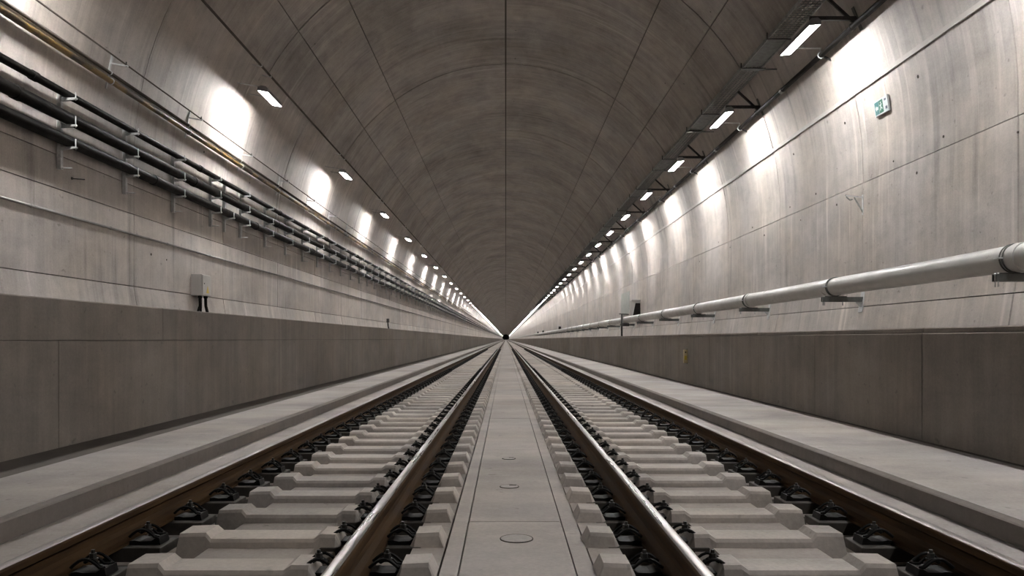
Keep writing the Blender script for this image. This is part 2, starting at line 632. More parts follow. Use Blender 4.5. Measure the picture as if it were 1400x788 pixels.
# ------------------------------------------------------------------ floor
for s_ in (-1, 1):
    b = 0.028
    prof = [(s_ * XK, STRIP - 0.05), (s_ * XK, WALK - 0.022), (s_ * (XK + 0.05), WALK), (s_ * XB, WALK), (s_ * XB, WALK - 0.12), (s_ * XB, STRIP - 0.05)]
    gx = 3.84 if s_ < 0 else 4.27          # inner edge of the strip darkened for the bench's shadow
    prof = [(s_ * (XK + 0.051), STRIP - 0.05), (s_ * (XK + 0.051), WALK), (s_ * gx, WALK), (s_ * (gx + 0.004), WALK - 0.1), (s_ * (gx + 0.004), STRIP - 0.05)]
    me = MB().extrude([(x, z + H) for x, z in prof], YB, YE).mesh('walkway_slab', 'walkway')
    ob('walkway_slab', me, floor)
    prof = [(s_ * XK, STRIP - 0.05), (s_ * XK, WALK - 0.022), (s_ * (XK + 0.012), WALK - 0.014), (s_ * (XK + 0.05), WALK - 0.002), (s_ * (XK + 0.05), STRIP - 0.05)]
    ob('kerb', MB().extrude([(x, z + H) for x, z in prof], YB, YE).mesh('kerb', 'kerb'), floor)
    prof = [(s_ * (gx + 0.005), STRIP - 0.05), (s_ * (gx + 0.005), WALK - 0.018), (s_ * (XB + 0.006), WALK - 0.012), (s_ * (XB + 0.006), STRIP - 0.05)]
    ob('bench_shadow', MB().extrude([(x, z + H) for x, z in prof], YB, YE).mesh('bench_shadow', 'bench_shadow'), floor)  # dark strip standing in for the shadow at the bench foot
    xr = abs(RAILS[0]) if s_ < 0 else RAILS[3]
    prof = [(s_ * (xr + 0.045), -1.6), (s_ * (xr + 0.045), STRIP + 0.0), (s_ * XK, STRIP), (s_ * XK, -1.6)]
    ob('kerb_strip', MB().extrude([(x, z + H) for x, z in prof], YB, YE).mesh('kerb_strip', 'walkway'), floor)

# troughs and infill between the sleepers
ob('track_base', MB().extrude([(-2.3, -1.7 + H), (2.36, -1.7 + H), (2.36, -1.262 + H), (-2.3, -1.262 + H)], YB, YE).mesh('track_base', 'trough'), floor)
for a, c in ((-1.655, -1.075), (-0.515, -0.345), (0.460, 0.630), (1.165, 1.735)):
    prof = [(a - 0.02, -1.5), (c + 0.02, -1.5), (c + 0.005, INFILL), (a - 0.005, INFILL)]
    ob('infill_strip', MB().extrude([(x, z + H) for x, z in prof], YB, YE).mesh('infill_strip', 'infill'), floor)
for a, c in ((-0.325, -0.2375), (0.3515, 0.440)):
    ob('edge_strip', MB().box(a, c, YB, YE, -1.5 + H, SLAB + H).mesh('edge_strip', 'slab'), floor)
STEP_SLAB = 3.3
slab_me = MB().box(-0.231, 0.345, 0.004, STEP_SLAB - 0.004, -1.5 + H, SLAB + H + 0.003, 0.006).mesh('floor_slab', 'slab')
k = math.floor((YB - 8.36) / STEP_SLAB)
while 8.36 + k * STEP_SLAB < 120:
    ob('floor_slab', slab_me, floor, (0, 8.36 + k * STEP_SLAB, random.uniform(-0.003, 0.003)))
    k += 1
far = MB()
while 8.36 + k * STEP_SLAB < 500:
    y0 = 8.36 + k * STEP_SLAB
    far.box(-0.231, 0.345, y0 + 0.004, y0 + STEP_SLAB - 0.004, -1.5 + H, SLAB + H)
    k += 1
far.box(-0.231, 0.345, 8.36 + k * STEP_SLAB, YE, -1.5 + H, SLAB + H)
ob('distant_slab', far.mesh('distant_slab', 'slab'), floor, kind='stuff')

# round covers in the centre slab
for i, (x, y, r) in enumerate(((0.062, 4.62, 0.093), (0.028, 6.25, 0.072), (0.030, 7.72, 0.062))):
    ring = MB().tube([(r * cos(2 * pi * q / 28), r * sin(2 * pi * q / 28), 0) for q in range(28)], 0.004, 6, closed=True).mesh('rim', 'joint')
    disc = MB()
    disc.v = [(0, 0, 0.004)] + [((r - 0.003) * cos(2 * pi * q / 28), (r - 0.003) * sin(2 * pi * q / 28), 0.003) for q in range(28)] + \
             [((r - 0.003) * cos(2 * pi * q / 28), (r - 0.003) * sin(2 * pi * q / 28), -0.02) for q in range(28)]
    for q in range(28):
        disc.quad(0, 1 + q, 1 + (q + 1) % 28)
        disc.quad(1 + q, 29 + q, 29 + (q + 1) % 28, 1 + (q + 1) % 28)
    parts = [('cover_plate', disc.mesh('cover_plate', 'cast_cover')), ('rim', ring)]
    if i > 0:
        parts.append(('finger_slot', MB().box(0.0, r * 0.75, r * 0.45, r * 0.75, 0.0, 0.0055).mesh('finger_slot', 'joint')))
    thing('floor_cover', P(x, y, SLAB + 0.004),
          ('largest round grey cover set in the centre slab, nearest of three', 'round cover with a dark slot in the centre slab, second of three',
           'smallest round cover with a dark slot in the centre slab, farthest of three')[i], 'cover', 'round covers in the centre slab', parts)

# ------------------------------------------------------------------ rails
RAIL_H = 0.165


def rail(cx, label, top_mat='rail_head'):
    h, hw, fw = RAIL_H, 0.036, 0.088
    zt = -1.0
    head = [(-hw, -0.040), (-hw, -0.014), (-hw + 0.004, -0.006), (-hw + 0.012, -0.0015), (-0.010, 0), (0.010, 0), (hw - 0.012, -0.0015),
            (hw - 0.004, -0.006), (hw, -0.014), (hw, -0.040), (0.012, -0.050), (-0.012, -0.050)]
    web = [(-0.034, -0.0405), (-0.010, -0.056), (-0.009, -0.100), (-0.016, -0.126), (-0.050, -0.140), (-fw, -0.148), (-fw, -h), (fw, -h), (fw, -0.148),
           (0.050, -0.140), (0.016, -0.126), (0.009, -0.100), (0.010, -0.056), (0.034, -0.0405), (0.012, -0.0495), (-0.012, -0.0495)]
    # top ribbon polished by wheels, the sides of the head stay brown
    top = [(-hw + 0.0045, -0.0062), (-hw + 0.012, -0.0009), (-0.010, 0.0008), (0.010, 0.0008), (hw - 0.012, -0.0009), (hw - 0.0045, -0.0062)]
    r = thing('rail', P(cx, 0, zt), label, 'rail', 'running rails')
    ob('rail_web', MB().extrude(web, YB, YE).mesh('rail_web', 'rail_rust'), r)
    hd = ob('rail_head', MB().extrude(head, YB, YE).mesh('rail_head', 'rail_rust'), r)
    ob('running_surface', MB().extrude(top, YB, YE, smooth=True).mesh('running_surface', top_mat, 60), hd, label='polished steel running surface')


rail(RAILS[0], 'brown steel rail beside the left kerb, leftmost of the four', 'rail_dull')
rail(RAILS[1], 'brown rail with polished top just left of the centre slab')
rail(RAILS[2], 'brown rail with polished top just right of the centre slab')
rail(RAILS[3], 'brown steel rail beside the right kerb, rightmost of the four', 'rail_dull')

# ------------------------------------------------------------------ sleepers and fastenings
SP = 0.617
Y_S0 = 4.0


def sleeper_mesh(side, simple=False):
    """side -1 left track, +1 right; section points (x, z) with half width at the top"""
    if side < 0:
        r1, r2 = RAILS[0], RAILS[1]
        sg = 1
    else:
        r1, r2 = RAILS[3], RAILS[2]
        sg = -1
    q = lambda base, off: base + sg * off
    SE = -1.172
    pr = [(q(r1, -0.02), SE, 0.085), (q(r1, 0.285), SE, 0.085), (q(r1, 0.300), -1.24, 0.10), (q(r1, 0.365), -1.24, 0.10), (q(r1, 0.393), -1.092, 0.095), (q(r1, 0.540), -1.088, 0.095), (q(r1, 0.572), -1.120, 0.105)]
    a = q(r2, -0.32)
    pr += [(a, -1.120, 0.105), (q(r2, -0.285), -1.096, 0.095), (q(r2, -0.20), -1.098, 0.095), (q(r2, -0.165), SE, 0.085), (q(r2, 0.215), SE, 0.085),
           (q(r2, 0.252), -1.094, 0.085), (q(r2, 0.382), -1.088, 0.085), (q(r2, 0.415), -1.160, 0.110)]
    m = MB()
    n = len(pr)
    for x, z, hw in pr:
        base = 0.150
        m.v += [(x, -base, -1.30 + H), (x, -hw - 0.014, z - 0.018 + H), (x, -hw, z + H), (x, hw, z + H), (x, hw + 0.014, z - 0.018 + H), (x, base, -1.30 + H)]
    for i in range(n - 1):
        for j in range(5):
            m.quad(i * 6 + j, i * 6 + j + 1, (i + 1) * 6 + j + 1, (i + 1) * 6 + j)
    m.quad(*range(6))
    m.quad(*[(n - 1) * 6 + j for j in range(5, -1, -1)])
    return m


def arc_pts(a, b, top, n=6):
    """arch from a to b rising by top"""
    out = []
    for i in range(n + 1):
        t = i / n
        out.append(tuple(a[k] + (b[k] - a[k]) * t + (top * sin(pi * t) if k == 2 else 0) for k in range(3)))
    return out


def clip_meshes(sg):
    """spring clip fastening; +x of the local frame points away from the rail when sg = 1"""
    def mir(p):
        return (p[0] * sg, p[1], p[2])
    plate = MB()
    secs = [(-0.078, 0.0, 0.022), (-0.050, 0.0, 0.026), (-0.02, 0.0, 0.020), (0.045, 0.0, 0.022), (0.070, 0.0, 0.040), (0.088, 0.0, 0.040), (0.096, 0.0, 0.0)]
    n = len(secs)
    for x, z0, z1 in secs:
        for y in (-0.062, 0.062):
            plate.v += [mir((x, y, z0)), mir((x, y, z1 if z1 > 0 else 0.004))]
    for i in range(n - 1):
        b, c = i * 4, (i + 1) * 4
        for f in ((0, 1, 1, 0), (1, 3, 3, 1), (3, 2, 2, 3), (2, 0, 0, 2)):
            plate.quad(b + f[0], b + f[1], c + f[2], c + f[3])
    plate.quad(0, 2, 3, 1)
    e = (n - 1) * 4
    plate.quad(e, e + 1, e + 3, e + 2)
    path = []
    path += arc_pts((-0.080, -0.060, 0.042), (0.062, -0.058, 0.042), 0.042, 7)
    path += [(0.078, -0.045, 0.040), (0.070, -0.028, 0.040)]
    path += arc_pts((0.045, -0.021, 0.042), (-0.030, -0.020, 0.058), 0.022, 4)
    path += [(-0.044, 0.0, 0.060)]
    path += arc_pts((-0.030, 0.020, 0.058), (0.045, 0.021, 0.042), 0.022, 4)
    path += [(0.070, 0.028, 0.040), (0.078, 0.045, 0.040)]
    path += arc_pts((0.062, 0.058, 0.042), (-0.080, 0.060, 0.042), 0.042, 7)
    clip = MB().tube([mir(p) for p in path], 0.0082, 6)
    bolt = MB()
    bolt.tube([(0, 0, 0.0), (0, 0, 0.086)], 0.013, 8)
    scr = MB()
    scr.tube([(0, 0, 0.068), (0, 0, 0.074), (0, 0, 0.0741), (0, 0, 0.100), (0, 0, 0.1001), (0, 0, 0.116)], 0.02, 6,
             radii=[0.027, 0.027, 0.019, 0.019, 0.011, 0.010])
    return plate.mesh('guide_plate', 'black_steel'), clip.mesh('spring_clip', 'black_steel'), scr.mesh('screw', 'dark_steel')


def simple_clip(sg):
    m = MB()
    m.hexa([(-0.078 * sg, -0.06, 0), (0.094 * sg, -0.06, 0), (0.094 * sg, 0.06, 0), (-0.078 * sg, 0.06, 0),
            (-0.06 * sg, -0.055, 0.07), (0.06 * sg, -0.055, 0.07), (0.06 * sg, 0.055, 0.07), (-0.06 * sg, 0.055, 0.07)])
    return m.mesh('spring_clip', 'black_steel')


CL = {1: clip_meshes(1), -1: clip_meshes(-1)}
CLS = {1: simple_clip(1), -1: simple_clip(-1)}
pad_me = MB().box(-0.285, 0.285, -0.125, 0.125, -0.085, 0.0055, 0.004).mesh('rail_pad', 'rubber')
N_FULL, N_SLEEP = 42, 140
for side in (-1, 1):
    sm = sleeper_mesh(side)
    me = sm.mesh('sleeper_body', 'sleeper')
    ro, ri = (RAILS[0], RAILS[1]) if side < 0 else (RAILS[3], RAILS[2])
    so, si = (1, 1) if side < 0 else (-1, -1)
    seats = [(ro + so * 0.172, so), (ri - si * 0.172, -si), (ri + si * 0.168, si)]
    tr = 'left' if side < 0 else 'right'
    for k in range(-2, N_SLEEP):
        y = Y_S0 + k * SP
        vis = k + 1           # the sleeper at k = -1 is the nearest in the frame
        if 0 <= vis < 28:
            lab = 'pale concrete sleeper across the %s track, %s to the bottom edge' % (tr, ORD[vis])
        elif vis < 0:
            lab = 'pale concrete sleeper across the %s track below the frame' % tr
        elif k < N_FULL:
            lab = 'pale concrete sleeper with black clips further along the %s track' % tr
        else:
            lab = 'small pale concrete sleeper far down the %s track' % tr
        r = thing('sleeper', (0, y, 0), lab, 'sleeper', 'concrete sleepers of the %s track' % tr)
        ob('sleeper_body', me, r)
        for cx in (ro, ri):
            if k < N_FULL:
                ob('rail_pad', pad_me, r, P(cx + (0.0 if cx == ri else so * 0.01), 0, -1.1715))
        for cx, sg in seats:
            if k < N_FULL:
                ob('guide_plate', CL[sg][0], r, P(cx, 0, -1.166))
                c = ob('spring_clip', CL[sg][1], r, P(cx, 0, -1.163))
                ob('screw', CL[sg][2], c)
            else:
                ob('spring_clip', CLS[sg], r, P(cx, 0, -1.166))
    # the rest of the row, too small to tell apart
    far = MB()
    k = N_SLEEP
    vs, fs = sm.v, sm.f
    while Y_S0 + k * SP < 330:
        y = Y_S0 + k * SP
        b = len(far.v)
        far.v += [(p[0], p[1] + y, p[2]) for p in vs]
        for f in fs:
            far.quad(*(b + i for i in f))
        for cx, sg in seats:
            far_c = (cx, y)
        k += 1
    tag(ob('distant_sleepers', far.mesh('distant_sleepers', 'sleeper'), kind='stuff'),
        'blurred row of concrete sleepers vanishing down the %s track' % tr, 'sleepers')

# ------------------------------------------------------------------ lamps
def ring_at(cx, cz, r, y, n=20):
    return [(cx + r * cos(2 * pi * i / n), y, cz + r * sin(2 * pi * i / n)) for i in range(n)]


def lamp_meshes(L, W, glow, side):
    """local frame: origin at the lamp centre, +x towards the axis of the tunnel is -side"""
    h = L / 2
    hw = W / 2
    dif = MB().box(-hw, hw, -h, h, -0.030, 0.006)
    body = MB().extrude([(-hw - 0.004, -0.036), (-hw - 0.016, -0.036), (-hw - 0.016, 0.035), (-hw * 0.6, 0.085), (hw * 0.6, 0.085), (hw + 0.016, 0.035),
                         (hw + 0.016, -0.036), (hw + 0.004, -0.036), (hw + 0.004, 0.008), (-hw - 0.004, 0.008)], -h - 0.03, h + 0.03)
    cap = MB().extrude([(-hw - 0.016, 0.035), (-hw * 0.6, 0.085), (hw * 0.6, 0.085), (hw + 0.016, 0.035), (hw + 0.016, -0.040), (-hw - 0.016, -0.040)], -0.012, 0.012)
    return dif.mesh('diffuser', glow), body.mesh('housing', 'lamp_body'), cap.mesh('end_cap', 'lamp_body')


def far_lamp_mesh(L, W, glow):
    h, hw = L / 2, W / 2
    m = MB().box(-hw, hw, -h, h, -0.030, 0.006)
    nf = len(m.f)
    m.extrude([(-hw - 0.004, -0.036), (-hw - 0.016, -0.036), (-hw - 0.016, 0.08), (hw + 0.016, 0.08), (hw + 0.016, -0.036), (hw + 0.004, -0.036),
               (hw + 0.004, 0.008), (-hw - 0.004, 0.008)], -h - 0.03, h + 0.03)
    me = m.mesh('tunnel_lamp', glow)
    me.materials.append(MATS['lamp_body'])
    for i, p in enumerate(me.polygons):
        p.material_index = 1 if p.index >= nf else 0
    return me


# left row
LX, LZ, LY0, LSTEP, LLEN, LW = -5.54, 5.69, 18.92, 8.96, 1.09, 0.209
dif, body, cap = lamp_meshes(LLEN, LW, 'lamp_glow_left', -1)
flm = far_lamp_mesh(LLEN, LW, 'lamp_glow_left')
xw = -wall_x(LZ + 0.05) - LX
mount = MB()
mount.bar((0.0, 0, 0.095), (xw + 0.01, 0, 0.095), 0.05, 0.012)
mount.bar((xw + 0.012, 0, 0.03), (xw - 0.03, 0, 0.16), 0.06, 0.012, (1, 0, 0))
mount = mount.mesh('mounting_bracket', 'lamp_body')
k = -1
while k < 60:
    y = LY0 + k * LSTEP
    if k < 0:
        lab = 'white strip lamp on the left vault above and behind the frame'
    elif k < 24:
        lab = 'white strip lamp on the left vault, %s of its row' % ORD[k]
    else:
        lab = 'tiny white lamp far down the left vault'
    g = 'strip lamps on the left vault'
    if k < 18:
        r = thing('tunnel_lamp', P(LX, y, LZ), lab, 'lamp', g, [('housing', body), ('diffuser', dif)])
        r.rotation_euler.y = TILT_LEFT
        for s_ in (-1, 1):
            ob('end_cap', cap, r, (0, s_ * (LLEN / 2 + 0.043), 0))
            ob('mounting_bracket', mount, r, (0, s_ * (LLEN / 2 - 0.12), 0))
    else:
        thing('tunnel_lamp', P(LX, y, LZ), lab, 'lamp', g, me=flm).rotation_euler.y = TILT_LEFT
    k += 1

def distant_lamps(k, x, y0, step, z, L, W, glow, tilt, label):
    m = MB()
    h, hw = L / 2, W / 2
    ct, st = cos(tilt), sin(tilt)
    while y0 + k * step < 1560:
        y = y0 + k * step
        def q(a, b, c):
            return (x + a * ct + c * st, y + b, z + H - a * st + c * ct)
        m.hexa([q(-hw, -h, -0.03), q(hw, -h, -0.03), q(hw, h, -0.03), q(-hw, h, -0.03), q(-hw, -h, 0.006), q(hw, -h, 0.006), q(hw, h, 0.006), q(-hw, h, 0.006)])
        k += 1
    me = m.mesh('distant_lamps', glow)
    me.materials.append(MATS['lamp_body'])
    for p in me.polygons:
        p.material_index = 0 if p.normal.z < -0.7 else 1
    tag(ob('distant_lamps', me, kind='stuff'), label, 'lamps')


distant_lamps(k, LX, LY0, LSTEP, LZ, LLEN, LW, 'lamp_glow_left', TILT_LEFT, 'line of pinpoint lamps at the far end of the left vault')

# right row
RX, RZ, RY0, RSTEP, RLEN, RW = 5.47, 5.60, 14.99, 5.45, 1.44, 0.181
dif, body, cap = lamp_meshes(RLEN, RW, 'lamp_glow_right', 1)
flm = far_lamp_mesh(RLEN, RW, 'lamp_glow_right')
k = -3
while k < 105:
    y = RY0 + k * RSTEP
    if k < 0:
        lab = 'white strip lamp under the cable tray above and behind the frame'
    elif k < 24:
        lab = 'white strip lamp under the right cable tray, %s of its row' % ORD[k]
    else:
        lab = 'tiny white lamp far down the right cable tray'
    g = 'strip lamps under the right cable tray'
    if k < 26:
        r = thing('tunnel_lamp', P(RX, y, RZ), lab, 'lamp', g, [('housing', body), ('diffuser', dif)])
        r.rotation_euler.y = TILT_RIGHT
        for s_ in (-1, 1):
            ob('end_cap', cap, r, (0, s_ * (RLEN / 2 + 0.043), 0))
    else:
        thing('tunnel_lamp', P(RX, y, RZ), lab, 'lamp', g, me=flm).rotation_euler.y = TILT_RIGHT
    k += 1

distant_lamps(k, RX, RY0, RSTEP, RZ, RLEN, RW, 'lamp_glow_right', TILT_RIGHT, 'line of pinpoint lamps at the far end of the right vault')

# ------------------------------------------------------------------ right: cable tray, its brackets, black pipe
TX0, TX1, TZ = 5.33, 5.75, 6.12
HX, HZ, HR = 6.165, 5.555, 0.052
Y_BAY = 16.3
side_rail = MB().box(-0.006, 0.006, 0.0, RSTEP - 0.01, -0.03, 0.05).mesh('side_rail', 'tray_bright')
grid = MB()
y = 0.05
while y < RSTEP - 0.02:
    if not 0.02 < y < 1.78:
        grid.box(TX0, TX1, y - 0.010, y + 0.010, -0.006, 0.004)
    y += 0.105
for i in range(1, 5):
    x = TX0 + (TX1 - TX0) * i / 5
    grid.box(x - 0.010, x + 0.010, 1.8, RSTEP - 0.03, -0.004, 0.006)
grid = grid.mesh('wire_grid', 'tray_steel')
plate = MB()
y = 0.03
while y < 1.74:                                   # fine perforated plate: narrow strips with ties
    plate.box(TX0 + 0.008, TX1 - 0.008, y, y + 0.040, -0.003, 0.003)
    y += 0.050
for i in range(0, 9):
    x = TX0 + 0.012 + (TX1 - TX0 - 0.024) * i / 8
    plate.box(x - 0.014, x + 0.014, 0.03, 1.77, 0.003, 0.006)
plate = plate.mesh('perforated_plate', 'tray_steel')
cross_a = MB().box(TX0 - 0.05, TX1 + 0.03, -0.02, 0.02, -0.05, -0.03).mesh('crossbar', 'dark_steel')
cross_b = MB()
cross_b.box(TX0 - 0.05, TX1 + 0.08, -0.06, 0.06, -0.055, -0.032)
cross_b = cross_b.mesh('crossbar', 'tray_steel')
hook = MB().tube([(0, 0, -0.05), (0, 0, 0.09)], 0.014, 6).mesh('hook_bolt', 'dark_steel')
hang = MB().bar((TX1 + 0.06, 0, -0.045), (wall_x(TZ - 0.05) + 0.01, 0, -0.045), 0.05, 0.02).mesh('wall_arm', 'tray_steel')
N_BAY = 24
for k in range(-1, N_BAY):
    y = Y_BAY + k * RSTEP
    lab = ('wire mesh cable tray section above the right lamps, %s' % ORD[k + 1]) if -1 <= k < 23 else (
        'wire mesh cable tray section far down the right vault' if k >= 23 else 'wire mesh cable tray section behind the frame')
    r = thing('cable_tray', P(0, y, TZ), lab, 'cable tray', 'cable tray sections on the right vault')
    ob('side_rail', side_rail, r, (TX0, 0, 0))
    ob('side_rail', side_rail, r, (TX1, 0, 0))
    ob('wire_grid', grid, r, kind='stuff')
    ob('perforated_plate', plate, r, kind='stuff')
    ob('crossbar', cross_a, r, (0, 0.0, 0))
    ob('crossbar', cross_b, r, (0, 1.8, 0))
    ob('wall_arm', hang, r, (0, 1.8, 0))
    ob('hook_bolt', hook, r, (TX0 - 0.035, 0.0, 0))
    ob('hook_bolt', hook, r, (TX0 - 0.035, 1.8, 0))
y0 = Y_BAY + N_BAY * RSTEP
far = MB()
far.box(TX0, TX1, y0, 1560, TZ + H - 0.004, TZ + H + 0.004)
far.box(TX0 - 0.006, TX0 + 0.006, y0, 1560, TZ + H - 0.03, TZ + H + 0.05)
far.box(TX1 - 0.006, TX1 + 0.006, y0, 1560, TZ + H - 0.03, TZ + H + 0.05)
tag(ob('distant_cable_tray', far.mesh('distant_cable_tray', 'tray_steel'), kind='stuff'), 'dark cable tray vanishing down the right vault', 'cable tray')

# lamp brackets: a triangle at the near end, a short arm at the far end
wz = 5.70
wx = wall_x(wz)
arm = MB().bar((5.40, 0, 5.70), (wx + 0.01, 0, 5.70), 0.055, 0.07).mesh('arm', 'dark_steel')
brace = MB().bar((6.20, 0, 5.62), (5.70, 0, 6.08), 0.055, 0.035, (0, 1, 0)).mesh('brace', 'dark_steel')
wplate = MB().bar((wall_x(5.9) - 0.012, 0, 5.9), (wall_x(5.5) - 0.012, 0, 5.5), 0.09, 0.014, (1, 0, 0)).mesh('wall_plate', 'tray_steel')
hcl = MB()
hcl.tube(ring_at(HX, HZ, HR + 0.008, 0), 0.012, 6, closed=True)
hcl = hcl.mesh('pipe_clamp', 'dark_steel')
stem = MB().bar((HX, 0, HZ + HR), (HX + 0.02, 0, 5.68), 0.03, 0.03).mesh('clamp_stem', 'dark_steel')
arm2 = MB().bar((5.42, 0, 5.70), (HX + 0.0, 0, 5.69), 0.05, 0.018).mesh('arm', 'galvanised')
hcl2 = MB().tube(ring_at(HX, HZ, HR + 0.008, 0), 0.013, 6, closed=True).mesh('pipe_clamp', 'galvanised')
stem2 = MB().bar((HX - 0.01, 0, HZ + HR), (HX - 0.01, 0, 5.69), 0.028, 0.028).mesh('clamp_stem', 'galvanised')
stub2 = MB().bar((HX, 0, HZ), (wall_x(HZ - 0.12) + 0.01, 0, HZ - 0.10), 0.035, 0.035).mesh('wall_stub', 'dark_steel')
for k in range(-1, 26):
    y = RY0 + k * RSTEP
    o_ = ORD[k] if 0 <= k < 26 else None
    thing('lamp_bracket', P(0, y - RLEN / 2 + 0.03, 0),
          'dark triangular bracket at the near end of the %s right lamp' % o_ if o_ else 'small dark triangular bracket far down the right vault',
          'bracket', 'triangular lamp brackets on the right vault',
          [('arm', arm), ('brace', brace), ('wall_plate', wplate), ('pipe_clamp', hcl, [('clamp_stem', stem)])])
    thing('pipe_hanger', P(0, y + RLEN / 2 + 0.02, 0),
          'pale arm and pipe clamp at the far end of the %s right lamp' % o_ if o_ else 'small pale pipe clamp far down the right vault',
          'bracket', 'pale clamp arms on the right vault',
          [('arm', arm2), ('pipe_clamp', hcl2, [('clamp_stem', stem2)]), ('wall_stub', stub2)])
r = thing('conduit_pipe', P(0, 0, 0), 'black pipe clamped along the wall right of the lamp row', 'pipe')
ob('pipe_run', MB().tube([(HX, YB, HZ), (HX, YE - 40, HZ)], HR, 14).mesh('pipe_run', 'black_pipe'), r)
for i in range(0, 14):
    y = 17.9 + 5.6 * i
    ob('coupling', MB().tube([(HX, y, HZ), (HX, y + 0.12, HZ)], HR + 0.010, 14).mesh('coupling', 'conduit'), r)

# flat batten on the right wall
x, z = on_wall(1.418)
t = ang(1.418)
m = MB().panel(t - 0.0058, t + 0.0058, YB, YE, R - 0.028, R - 0.004, 2)
tr = structure('trim_1', m.mesh('trim_1', 'batten'))
tr['label'] = 'pale flat batten running along the right wall'

# ------------------------------------------------------------------ right: large grey pipe on cantilever brackets
GX, GZ, GR = 6.20, 0.986, 0.164
r = thing('water_pipe', P(0, 0, 0), 'large light grey pipe on brackets along the right wall', 'pipe')
ob('pipe_run', MB().tube([(GX, YB, GZ), (GX, YE - 40, GZ)], GR, 32).mesh('pipe_run', 'grey_paint'), r)
cpl = MB()
cpl.tube([(GX, -0.075, GZ), (GX, -0.07, GZ), (GX, 0.07, GZ), (GX, 0.075, GZ)], GR, 32, radii=[GR + 0.002, GR + 0.014, GR + 0.014, GR + 0.002])
cpl = cpl.mesh('coupling', 'grey_paint')
GY0, GSTEP = 9.80, 5.34
for k in range(-1, 22):
    if k % 2 == 0:
        ob('coupling', cpl, r, (0, GY0 + k * GSTEP - 0.16, 0))
az = GZ - GR - 0.075
gwx = wall_x(az)
arm = MB()
arm.box(5.95, gwx + 0.01, -0.05, 0.05, az - 0.045, az - 0.038)
arm.box(5.95, gwx + 0.01, -0.05, -0.043, az - 0.038, az + 0.040)
arm.box(5.95, gwx + 0.01, 0.043, 0.05, az - 0.038, az + 0.040)
arm.box(5.95, gwx + 0.01, -0.05, 0.05, az + 0.040, az + 0.046)
arm = arm.mesh('arm', 'tray_steel')
bplate = MB().bar((wall_x(az + 0.14) - 0.012, 0, az + 0.14), (wall_x(az - 0.24) - 0.012, 0, az - 0.24), 0.16, 0.018, (1, 0, 0)).mesh('base_plate', 'galvanised')
saddle = MB().box(6.00, 6.40, -0.04, 0.04, az + 0.047, az + 0.060).mesh('saddle', 'dark_steel')
strap = MB()
strap.tube(ring_at(GX, GZ, GR + 0.010, -0.028, 28), 0.009, 6, closed=True)
strap = strap.mesh('strap', 'tray_steel')
ear = MB().box(GX - GR - 0.07, GX - GR - 0.005, -0.045, 0.045, GZ - 0.008, GZ + 0.008).mesh('clamp_ear', 'galvanised')
bolt = MB().tube([(0, 0, -0.11), (0, 0, 0.06)], 0.011, 6).mesh('hanging_bolt', 'galvanised')
gus = MB()
gus.hexa([(gwx - 0.14, -0.008, az - 0.06), (gwx + 0.02, -0.008, az - 0.20), (gwx + 0.02, 0.008, az - 0.20), (gwx - 0.14, 0.008, az - 0.06),
          (gwx - 0.14, -0.008, az - 0.047), (gwx + 0.01, -0.008, az - 0.047), (gwx + 0.01, 0.008, az - 0.047), (gwx - 0.14, 0.008, az - 0.047)])
gus = gus.mesh('gusset', 'galvanised')
for k in range(-1, 30):
    y = GY0 + k * GSTEP
    lab = 'steel cantilever bracket under the grey pipe, %s' % ORD[k] if 0 <= k < 24 else (
        'small steel bracket under the grey pipe far along the wall' if k >= 24 else 'steel bracket under the grey pipe behind the frame')
    r = thing('pipe_bracket', P(0, y, 0), lab, 'bracket', 'brackets under the large grey pipe')
    ob('arm', arm, r)
    if k < 14:
        ob('base_plate', bplate, r)
        ob('saddle', saddle, r)
        ob('gusset', gus, r)
        for dy in (0.0, 0.056):
            s_ = ob('strap', strap, r, (0, dy, 0))
            if dy == 0.0:
                ob('clamp_ear', ear, s_)
        for bx, by in ((5.98, -0.03), (5.98, 0.03), (6.34, 0.0)):
            ob('hanging_bolt', bolt, r, (bx, by, az))

# ------------------------------------------------------------------ left: three black pipes on struts
PIPES = ((-6.612, 3.691, 0.058), (-6.580, 3.322, 0.092), (-6.586, 2.981, 0.086))
PL = ('slim black pipe, uppermost of three on the left wall', 'thick black pipe with couplings, middle of three on the left wall',
      'thick black pipe, lowest of three on the left wall')
for i, (px, pz, pr) in enumerate(PIPES):
    r = thing('black_pipe', P(0, 0, 0), PL[i], 'pipe')
    ob('pipe_run', MB().tube([(px, YB, pz), (px, YE - 40, pz)], pr, 18).mesh('pipe_run', 'black_pipe'), r)
    cp = MB().tube([(px, 0, pz), (px, 0.01, pz), (px, 0.13, pz), (px, 0.14, pz)], pr, 18,
                   radii=[pr, pr + 0.012, pr + 0.012, pr]).mesh('coupling', 'black_pipe')
    for j in range(10):
        ob('coupling', cp, r, (0, (11.2, 10.75, 15.0)[i] + j * 6.15, 0))
strut = MB()
strut.hexa([(-6.735, -0.035, 2.555), (-6.675, -0.035, 2.555), (-6.675, 0.035, 2.555), (-6.735, 0.035, 2.555),
            (-6.735, -0.035, 3.80), (-6.675, -0.035, 3.80), (-6.675, 0.035, 3.80), (-6.735, 0.035, 3.80)])
strut = strut.mesh('strut', 'galvanised')
arms, bolts, spur = [], [], None
